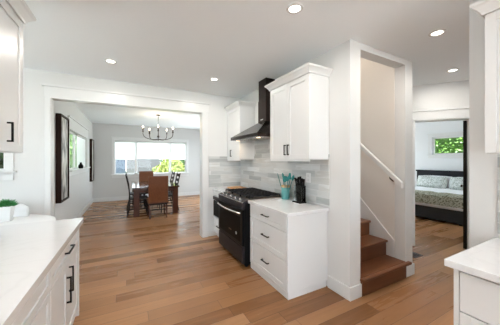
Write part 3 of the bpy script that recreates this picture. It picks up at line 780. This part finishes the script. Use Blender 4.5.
for f in ((0, 1, 3, 2), (4, 6, 7, 5), (0, 4, 5, 1), (2, 3, 7, 6), (0, 2, 6, 4), (1, 5, 7, 3)): bm.faces.new([v[i] for i in f])
single('strike_plate', bm, M_bronze, 'small bronze strike plate on the left jamb of the hall door', 'strike plate', DG(DO0 + .016, .01, 1.02))
# floor register
t = Thing('floor_register', 'dark metal floor vent register in the hall floor beside the stair post', 'floor vent', (3.95, 1.97, 0))
t.part('frame', B(((3.86, 1.90, .0), (4.08, 1.912, .006)), ((3.86, 2.028, 0), (4.08, 2.04, .006)), ((3.86, 1.912, 0), (3.872, 2.028, .006)), ((4.068, 1.912, 0), (4.08, 2.028, .006))), M_bronze)
bm = bmesh.new()
for i in range(14): box(bm, (3.874 + i * .0142, 1.912, .0), (3.882 + i * .0142, 2.028, .005))
t.part('grille', bm, M_bronze)

# ------------------------------------------------------------------ bedroom
BY0, BY1 = 2.25, 4.15
t = Thing('bed', 'bed with charcoal headboard and black base, seen through the hall doorway', 'bed', (7.6, 3.2, 0))
hb = bmesh.new(); box(hb, (XB - .10, BY0 - .12, .0), (XB - .02, BY1 + .14, 1.10)); box(hb, (XB - .13, BY0 - .14, 1.10), (XB - .02, BY1 + .16, 1.15))
for z in (.62, .86): box(hb, (XB - .115, BY0 - .05, z), (XB - .10, BY1 + .07, z + .21))
t.part('headboard', hb, M_head, .004)
t.part('base', B(((6.56, BY0 + .02, .05), (XB - .10, BY1 - .02, .34))), M_bedbase, .01)
for x in (6.65, 8.6):
    for y in (BY0 + .1, BY1 - .1):
        t.part('leg', B(((x, y - .03, 0), (x + .06, y + .03, .05))), M_bedbase)
t.part('mattress', B(((6.53, BY0, .34), (XB - .13, BY1, .60))), M_sheet, .05)
def drape(x0, x1, y0, y1, ztop, zlow, name, m, nz=.008):
    bm = bmesh.new(); nx, ny = 24, 26; th = .035
    def P(i, j):
        a = x0 + (x1 - x0) * i / nx; b = y0 + (y1 - y0) * j / ny
        return a, b
    # unwrapped param across Y with side skirts and foot skirt
    ys = [(-1, zlow), (-1, (ztop + zlow) / 2), (-1, ztop - .03), (-.97, ztop - .005)] + [(-.93 + 1.86 * k / 20, ztop) for k in range(21)] + [(.97, ztop - .005), (1, ztop - .03), (1, (ztop + zlow) / 2), (1, zlow)]
    xs = [(x0, zlow), (x0, (ztop + zlow) / 2), (x0, ztop - .03), (x0 + .02, ztop - .005)] + [(x0 + .05 + (x1 - x0 - .05) * k / 20, ztop) for k in range(21)]
    cyy, hy = (y0 + y1) / 2, (y1 - y0) / 2; g = []
    for (xx, zx) in xs:
        row = []
        for (yy, zy) in ys:
            z = min(zx, zy); p = Vector((xx, cyy + yy * hy, z))
            f = noise.noise(Vector((p.x * 5, p.y * 5, p.z * 3))) * nz * 2
            if z > ztop - .02: p.z += f + nz
            else: p.x -= f if zx < ztop - .02 else 0; p.y += f * (1 if yy > 0 else -1) if zy < ztop - .02 else 0
            row.append(bm.verts.new(p))
        g.append(row)
    for i in range(len(g) - 1):
        for j in range(len(g[0]) - 1): bm.faces.new((g[i][j], g[i + 1][j], g[i + 1][j + 1], g[i][j + 1]))
    return bm
t.part('sheet', drape(6.50, XB - .14, BY0 - .02, BY1 + .02, .615, .44, 'sheet', M_sheet), M_sheet, smooth=True)
bm = drape(6.46, 7.0, BY0 - .06, BY1 + .06, .655, .42, 'comforter', M_comf, .012)
single('comforter', bm, M_comf, 'olive and cream patterned comforter folded over the foot of the bed', 'comforter', (7.1, 3.2, .42), smooth=True)
def pillow(x, y, z, sx, sy, sz, rot):
    bm = bmesh.new(); bmesh.ops.create_cube(bm, size=2); bmesh.ops.subdivide_edges(bm, edges=bm.edges, cuts=7, use_grid_fill=True)
    R = Matrix.Rotation(rot, 3, 'Y')
    for v in bm.verts:
        a, b = v.co.y, v.co.z; pin = (1 - a ** 4) * (1 - b ** 4); e_ = .12 + .88 * max(0, pin) ** .5
        p = Vector((v.co.x * sx * e_, a * sy * (1 - .05 * b * b), b * sz * (1 - .05 * a * a)))
        v.co = R @ p + Vector((x, y, z))
    return bm
for (x, y, sy, mt_, lb, hz) in ((8.66, 3.66, .40, M_sheet, 'white pillow against the headboard on the left side of the bed', .19),
                    (8.66, 2.78, .40, M_sheet, 'white pillow against the headboard on the right side of the bed', .19),
                    (8.44, 3.70, .40, M_pillow, 'grey patterned pillow leaning in front at the left side of the bed', .19),
                    (8.44, 2.84, .40, M_pillow, 'grey patterned pillow leaning in front at the right side of the bed', .19)):
    zz = .62 + hz * .95
    single('pillow', pillow(x, y, zz, .075, sy, hz, .28), mt_, lb, 'pillow', (x, y, .625), 'bed pillows', smooth=True)

# ------------------------------------------------------------------ dining furniture
TX0, TX1, TY0, TY1, TZ = .11, 1.29, 6.62, 8.55, .77
t = Thing('dining_table', 'dark brown wooden dining table in the far room by the window', 'table', ((TX0 + TX1) / 2, (TY0 + TY1) / 2, 0))
t.part('tabletop', B(((TX0, TY0, TZ - .045), (TX1, TY1, TZ))), mat('polished_table_top', (.075, .035, .022), .10, spec=.7, var=.4), .006)
t.part('apron', B(((TX0 + .08, TY0 + .05, TZ - .14), (TX1 - .08, TY0 + .075, TZ - .045)), ((TX0 + .08, TY1 - .075, TZ - .14), (TX1 - .08, TY1 - .05, TZ - .045)),
                  ((TX0 + .05, TY0 + .05, TZ - .14), (TX0 + .08, TY1 - .05, TZ - .045)), ((TX1 - .08, TY0 + .05, TZ - .14), (TX1 - .05, TY1 - .05, TZ - .045))), M_dwood)
for x in (TX0 + .03, TX1 - .17):
    for y in (TY0 + .03, TY1 - .17):
        t.part('leg', B(((x, y, 0), (x + .14, y + .14, TZ - .045))), M_dwood, .006)

def parson(label, rot, loc):
    t = Thing('dining_chair', label, 'chair', (0, 0, 0), None)
    # chair faces +Y (back at low Y)
    bm = bmesh.new(); n = 10
    prof = []
    for i in range(n + 1):
        f = i / n; z = .40 + f * .68; y = -.20 - .09 * f - .02 * math.sin(PI * f); prof.append((y, z))
    poly = [(y - .0, z) for y, z in prof] + [(y + .055, z) for y, z in reversed(prof)]
    prism(bm, poly, lambda p, s: Vector((s, p[0], p[1])), -.235, .235)
    bk = t.part('backrest', bm, M_leather, .015)
    t.part('seat', B(((-.24, -.21, .38), (.24, .25, .475))), M_leather, .02)
    t.part('seat_rail', B(((-.225, -.19, .33), (.225, .235, .38))), M_dwood2, .003)
    for sx in (-1, 1):
        for (ya, yb, tp) in ((-.20, -.26, .33), (.21, .22, .33)):
            bm = bmesh.new(); cyl(bm, (sx * .20, yb, 0), (sx * .20, ya, tp), .020, .030, 4); t.part('leg', bm, M_dwood, .002)
    t.part('stretcher', B(((-.2, .0, .16), (.2, .02, .19)), ((-.21, -.23, .15), (-.19, .22, .18)), ((.19, -.23, .15), (.21, .22, .18))), M_dwood2)
    t.o.location = loc; t.o.rotation_euler[2] = rot
    return t.o
c1 = parson('brown leather high back chair at the near head of the dining table, back to kitchen', 0, (.70, 6.52, 0))
c2 = copy_tree(c1); c2['label'] = 'brown leather high back chair at the far head of the dining table, below the window'; c2.location = (.60, 8.80, 0); c2.rotation_euler[2] = PI
def slatchair():
    t = Thing('dining_chair', '', 'chair', (0, 0, 0), 'slat back side chairs')
    for sx in (-1, 1):
        bm = bmesh.new(); tube(bm, [(sx * .205, -.27, 0), (sx * .205, -.215, .22), (sx * .205, -.20, .45), (sx * .205, -.225, .75), (sx * .205, -.30, 1.10)], [.019, .021, .023, .021, .017], 4); t.part('back_post', bm, M_dwood2, .002)
        bm = bmesh.new(); cyl(bm, (sx * .20, .215, 0), (sx * .20, .205, .43), .018, .026, 4); t.part('leg', bm, M_dwood2, .002)
    for i, z in enumerate((.60, .73, .86, 1.0)):
        y = -.215 - max(0, (z - .6)) * .16; bm = bmesh.new(); box(bm, (-.20, y - .010, z), (.20, y + .008, z + .075)); t.part('slat', bm, M_dwood2, .003)
    t.part('seat', B(((-.225, -.20, .43), (.225, .24, .475))), mat('black_leather_seat', (.012, .010, .009), .4), .015)
    t.part('stretcher', B(((-.20, .19, .22), (.20, .21, .25)), ((-.21, -.22, .17), (-.19, .20, .20)), ((.19, -.22, .17), (.21, .20, .20))), M_dwood2)
    return t.o
s1 = slatchair(); s1['label'] = 'dark slat back chair on the left side of the dining table, nearest the kitchen'
s1.location = (.26, 7.0, 0); s1.rotation_euler[2] = -PI / 2
for lb, loc, r in (('dark slat back chair on the left side of the dining table, nearest the window', (.26, 7.95, 0), -PI / 2),
                   ('dark slat back chair on the right side of the dining table, nearest the kitchen', (1.06, 7.10, 0), PI / 2),
                   ('dark slat back chair on the right side of the dining table, nearest the window', (1.06, 7.95, 0), PI / 2)):
    c = copy_tree(s1); c['label'] = lb; c.location = loc; c.rotation_euler[2] = r

# chandelier
hx, hy_ = .78, 7.05
t = Thing('chandelier', 'dark bronze candle chandelier hanging above the dining table', 'chandelier', (hx, hy_, 2.04))
bm = bmesh.new(); lathe(bm, [(0, 0), (.012, 0), (.02, -.015), (.065, -.02), (.07, 0)], (hx, hy_, ZC - .001)); t.part('canopy', bm, M_bronze)
bm = bmesh.new(); tube(bm, [(hx, hy_, ZC - .02), (hx, hy_, 2.50)], .006, 8)
for z in (2.70, 2.62, 2.55): lathe(bm, [(0, -.012), (.014, 0), (0, .012)], (hx, hy_, z))
t.part('stem', bm, M_bronze)
bm = bmesh.new(); lathe(bm, [(0, 2.04), (.012, 2.045), (.022, 2.06), (.012, 2.08), (.012, 2.12), (.03, 2.14), (.035, 2.16), (.012, 2.19), (.010, 2.30), (.018, 2.33), (.010, 2.37), (.008, 2.52), (0, 2.52)], (hx, hy_, 0)); t.part('hub', bm, M_bronze)
for k in range(5):
    a = k * PI * .4 + math.atan2(-7.05, -.78); R_ = .41; ca, sa = math.cos(a), math.sin(a)
    prof = [(.02, 2.08), (.10, 2.065), (.22, 2.07), (.33, 2.10), (.39, 2.15), (.41, 2.21), (.41, 2.27)]
    bm = bmesh.new(); tube(bm, [(hx + r * ca, hy_ + r * sa, z) for r, z in prof], .0085, 8); ar = t.part('arm', bm, M_bronze, smooth=True)
    c = (hx + R_ * ca, hy_ + R_ * sa, 0)
    bm = bmesh.new(); lathe(bm, [(0, 2.262), (.018, 2.265), (.03, 2.28), (.026, 2.283), (.0145, 2.283), (.0145, 2.365), (0, 2.365)], c, 14); t.part('candle_cup', bm, M_bronze, parent=ar)
    bm = bmesh.new(); lathe(bm, [(.005, 2.365), (.009, 2.375), (.010, 2.39), (.007, 2.41), (.002, 2.43), (0, 2.432)], c, 12); t.part('bulb', bm, M_bulb, smooth=True, parent=ar)

# pictures on the dining left wall
def picture(y0, y1, z0, z1, dep, art, label):
    t = Thing('framed_picture', label, 'picture', (XD, (y0 + y1) / 2, z0), 'framed pictures on the dining wall')
    f = .035
    t.part('frame', B(((XD + .002, y0, z0), (XD + dep, y0 + f, z1)), ((XD + .002, y1 - f, z0), (XD + dep, y1, z1)), ((XD + .002, y0 + f, z0), (XD + dep, y1 - f, z0 + f)), ((XD + .002, y0 + f, z1 - f), (XD + dep, y1 - f, z1))), M_frame, .003)
    t.part('print', B(((XD + .004, y0 + f, z0 + f), (XD + dep - .02, y1 - f, z1 - f))), art)
picture(5.0, 5.62, .75, 2.29, .08, M_art, 'tall framed abstract print in a deep brown frame, nearest the kitchen')
picture(8.98, 9.52, .78, 2.17, .07, M_art2, 'tall narrow framed print in a dark frame, beside the far corner')
# vase on the dining left window sill
bm = bmesh.new(); lathe(bm, [(0, 0), (.04, 0), (.055, .03), (.05, .08), (.022, .11), (.02, .14), (.027, .15), (.018, .148), (0, .12)], (XD + .04, 7.15, 1.2755)); single('vase', bm, M_black, 'small black vase on the sill of the left dining window', 'vase', (XD + .04, 7.15, 1.275), smooth=True)

# ------------------------------------------------------------------ breakfast nook
tx, ty, tr = -1.53, 3.54, .76
t = Thing('round_table', 'round white breakfast table beyond the left counter', 'table', (tx, ty, 0))
bm = bmesh.new(); lathe(bm, [(0, .722), (tr - .03, .722), (tr - .004, .735), (tr, .742), (tr - .004, .75), (0, .75)], (tx, ty, 0), 64); t.part('tabletop', bm, M_plastic)
bm = bmesh.new(); lathe(bm, [(0, 0), (.30, 0), (.29, .012), (.10, .03), (.045, .10), (.035, .40), (.05, .66), (.14, .72), (0, .722)], (tx, ty, 0), 36); t.part('pedestal', bm, M_plastic, smooth=True)
# moulded shell chair behind
t = Thing('shell_chair', 'white moulded plastic chair tucked in behind the round table', 'chair', (-1.28, 4.0, 0))
bm = bmesh.new(); n = 12; mgrid = []
ccx, ccy = -1.36, 3.86
for i in range(13):
    f = i / 12; row = []
    for j in range(13):
        g = -1 + 2 * j / 12
        if f < .5:
            s = f / .5; y = -.22 + s * .40; z = .45 - .02 * math.sin(s * PI) + .03 * g * g; wd_ = .20 + .02 * s
        else:
            s = (f - .5) / .5; y = .18 + .08 * math.sin(s * PI / 2) - .05 * g * g * (1 - .3 * s); z = .45 + s * .47 - (0.05 * max(0, abs(g) - .75) / .25 if s > .95 else 0); wd_ = .22 - .02 * s
        row.append(bm.verts.new((ccx + g * wd_, ccy + y, z)))
    mgrid.append(row)
for i in range(12):
    for j in range(12): bm.faces.new((mgrid[i][j], mgrid[i + 1][j], mgrid[i + 1][j + 1], mgrid[i][j + 1]))
sh = t.part('shell', bm, M_plastic, smooth=True); md = sh.modifiers.new('s', 'SOLIDIFY'); md.thickness = .012
for sx in (-1, 1):
    for sy in (-1, 1):
        bm = bmesh.new(); cyl(bm, (ccx + sx * .21, ccy + sy * .19 + .0, 0), (ccx + sx * .11, ccy + sy * .10, .438), .011, .016, 10); t.part('leg', bm, M_utwood, smooth=True)
# potted succulent on the table
px_, py_ = -1.34, 3.86; px_, py_ = -1.33, 3.50
px_, py_ = -1.30, 3.86
t = Thing('potted_plant', 'small green succulent in a square white pot on the round table', 'plant', (px_, py_, .7505))
bm = bmesh.new()
def ringsq(h, z): return [bm.verts.new((px_ + a * h, py_ + b * h, .7505 + z)) for a, b in ((-1, -1), (1, -1), (1, 1), (-1, 1))]
R = [ringsq(.045, 0), ringsq(.062, .185), ringsq(.056, .185), ringsq(.053, .165)]
for A, C in zip(R, R[1:]):
    for i in range(4): bm.faces.new((A[i], A[(i + 1) % 4], C[(i + 1) % 4], C[i]))
bm.faces.new(R[0][::-1]); bm.faces.new(R[-1])
t.part('pot', bm, M_pot, .003)
bm = bmesh.new(); box(bm, (px_ - .05, py_ - .05, .7505 + .16), (px_ + .05, py_ + .05, .7505 + .175)); t.part('soil', bm, M_soil)
bm = bmesh.new()
for k in range(90):
    a = k * 2.39996; f = (k + .5) / 90; el = PI / 2 - f * 1.25; ln = .075 + .03 * random.random()
    d = Vector((math.cos(a) * math.cos(el), math.sin(a) * math.cos(el), math.sin(el)))
    b0 = Vector((px_ + math.cos(a) * .035 * f, py_ + math.sin(a) * .035 * f, .7505 + .176))
    tube(bm, [b0, b0 + d * ln * .5, b0 + d * ln], [.006, .011, .001], 5)
t.part('foliage', bm, M_leaf)

# ------------------------------------------------------------------ recessed lamps
names_ = ['recessed ceiling light at the top of the picture above the upper cabinets', 'recessed ceiling light in front of the stair opening, nearest the top right', 'recessed ceiling light before the hall door',
          'recessed ceiling light near the corner by the corner upper cabinet', 'recessed ceiling light at the left before the dining opening', 'recessed ceiling light above the left counter', 'recessed ceiling light behind the camera']
proto = None
for (x, y), lb in zip(CANS, names_):
    if proto is None:
        T = Thing('recessed_light', lb, 'ceiling light', (x, y, ZC), 'recessed ceiling lights'); c = (x, y, 0)
        bm = bmesh.new(); lathe(bm, [(.046, ZC - .001), (.050, ZC - .008), (.068, ZC - .006), (.072, ZC - .0005)], c, 32); T.part('ring', bm, M_plastic)
        bm = bmesh.new(); lathe(bm, [(0, ZC - .003), (.047, ZC - .003), (.047, ZC - .0005), (0, ZC - .0005)], c, 32); T.part('lens', bm, M_can)
        proto = T.o; ob = proto
    else:
        ob = copy_tree(proto); ob.location = (x, y, ZC); ob['label'] = lb
    ld = bpy.data.lights.new('can_light', 'AREA'); ld.shape = 'DISK'; ld.size = .11; ld.energy = CAN_W; ld.color = (1, .95, .88)
    l = bpy.data.objects.new('can_light', ld); COL.objects.link(l); l.location = (x, y, ZC - .012)
# unseen fill lamp added to brighten the stairwell
T = Thing('stair_fill_light', 'unseen round fill light added over the upper stair landing to brighten the stairwell', 'ceiling light', (2.68, 3.0, 5.2)); bm = bmesh.new(); lathe(bm, [(0, 5.12), (.10, 5.13), (.14, 5.17), (.15, 5.199), (0, 5.199)], (2.68, 3.0, 0)); T.part('lens', bm, M_can)
ld = bpy.data.lights.new('stair_fill_lamp', 'POINT'); ld.energy = 58; ld.color = (1, .92, .84); ld.shadow_soft_size = .12
l = bpy.data.objects.new('stair_fill_lamp', ld); COL.objects.link(l); l.location = (2.68, 3.0, 4.95)
# lamp in the dining room chandelier
ld = bpy.data.lights.new('chandelier_light', 'POINT'); ld.energy = 12; ld.color = (1, .82, .6); ld.shadow_soft_size = .3
l = bpy.data.objects.new('chandelier_light', ld); COL.objects.link(l); l.location = (hx, hy_, 2.5)

# ------------------------------------------------------------------ outdoors
sbox('ground', (-30, -30, -.5), (40, 40, -.3), M_grass)
M_bounce = mat('pale_bounce_concrete', (.66, .65, .62), .8, var=.08)  # pale unseen slabs added to bounce daylight up to the ceilings
sbox('bounce_slab_back', (-8, -12, -.3), (12, -4.7, -.14), M_bounce)
sbox('bounce_slab_side', (-9, -4.7, -.3), (-3.62, 4.4, -.14), M_bounce)
sbox('bounce_slab_bedroom', (3.2, -4.5, -.3), (12, -1.52, -.14), M_bounce)
sbox('bounce_slab_dining', (3.15, 6.2, -.3), (9.4, 13, -.14), M_bounce)
def shrub(name, c, r, n, m, label, cat='shrub', leaf=.06, group=None):
    bm = bmesh.new(); c = Vector(c); rnd = random.Random(hash((c.x, c.y)) % 9999)
    rnd = random.Random(int(c.x * 131 + c.y * 977))
    for k in range(n):
        d = Vector((rnd.gauss(0, 1), rnd.gauss(0, 1), rnd.gauss(0, 1))).normalized()
        rr = (.72 + .28 * rnd.random()) * (1 + .22 * noise.noise(d * 2.3 + c))
        p = c + Vector((d.x * r[0], d.y * r[1], d.z * r[2])) * rr
        if p.z < -.3: continue
        u = Vector((rnd.gauss(0, 1), rnd.gauss(0, 1), rnd.gauss(0, 1))).normalized(); v = u.orthogonal().normalized(); s = leaf * (.6 + .8 * rnd.random())
        bm.faces.new([bm.verts.new(q) for q in (p - u * s, p + v * s * .45, p + u * s, p - v * s * .45)])
    ic = bmesh.ops.create_icosphere(bm, subdivisions=3, radius=1)
    for v in ic['verts']:
        d = v.co.normalized(); rr = .60 * (1 + .22 * noise.noise(d * 2.3 + c)); v.co = c + Vector((d.x * r[0], d.y * r[1], d.z * r[2])) * rr
    t = Thing(name, label, cat, (c.x, c.y, -.3), group)
    t.part('foliage', bm, m)
    bm = bmesh.new(); tube(bm, [(c.x, c.y, -.3), (c.x + .05, c.y, c.z)], [.06, .03], 6)
    for a in range(5): tube(bm, [(c.x, c.y, c.z - r[2] * .5), (c.x + math.cos(a * 1.3) * r[0] * .6, c.y + math.sin(a * 1.3) * r[1] * .6, c.z + r[2] * .3)], [.03, .01], 5)
    t.part('stem', bm, mat('bark', (.08, .05, .03), .9))
shrub('shrub', (2.02, 13.0, .45), (.95, .9, 1.10), 4500, M_fol2, 'rounded yellow green shrub outside the middle pane of the dining window')
shrub('shrub', (3.95, 13.4, .40), (.85, .8, 1.05), 3500, M_fol2, 'yellow green shrub with red tips outside the right pane of the dining window')
shrub('shrub', (2.78, 11.6, .55), (.28, .28, .55), 600, M_red, 'small red leaved shrub between the yellow green shrubs outside')
shrub('shrub', (3.0, 16.4, 1.3), (1.1, .8, 1.6), 3500, M_fol, 'dark green shrub behind the yellow green shrubs outside', leaf=.09)
shrub('tree', (6.4, 16.8, 1.8), (1.8, 1.4, 1.7), 4000, M_fol, 'dark green tree outside at the right of the dining window', 'tree', leaf=.1)
shrub('shrub', (-2.35, 8.8, 1.1), (.65, 1.3, 1.4), 4500, M_fol2, 'light green shrub outside the left dining window')
shrub('shrub', (-2.6, 12.3, 1.2), (1.0, 1.5, 1.8), 4000, M_fol3, 'green shrub outside beyond the left dining window', leaf=.08)
shrub('shrub', (-2.0, 5.7, .9), (.5, .7, 1.1), 3500, M_fol, 'green shrub outside the narrow window beside the opening')
shrub('shrub', (-3.8, 6.9, 1.3), (.85, .8, 1.05), 4500, M_fol3, 'green shrub outside the breakfast nook window', leaf=.05)
shrub('hedge', (10.9, 3.6, 1.8), (.9, 3.2, 2.6), 34000, M_fol3, 'dense green hedge outside the bedroom window', 'hedge', leaf=.06)
t = Thing('house', 'blue grey neighbouring house outside the left pane of the dining window', 'house', (-2.6, 17, -.3))
t.part('wall', B(((-5.5, 15.8, -.3), (-.1, 20, 3.2))), M_siding)
rf = bmesh.new(); prism(rf, [(-6, 3.2), (.4, 3.2), (-2.8, 5.2)], lambda p, s: Vector((p[0], s, p[1])), 15.5, 20.3); t.part('roof', rf, mat('roof_shingle', (.12, .12, .13), .9))
f_ = t.part('window', B(((-2.0, 15.76, .9), (-.9, 15.8, 1.9))), M_mullion); t.part('pane', B(((-1.93, 15.74, .97), (-.97, 15.77, 1.83))), mat('dark_pane', (.03, .04, .06), .1), parent=f_)
t = Thing('fence', 'grey board fence outside beside the neighbouring house', 'fence', (.9, 15.2, -.3))
bm = bmesh.new()
for i in range(13): box(bm, (-.05 + i * .14, 15.2 + .012 * (i % 2), -.3), (.10 + i * .14, 15.225 + .012 * (i % 2), 1.6))
t.part('boards', bm, M_garage)
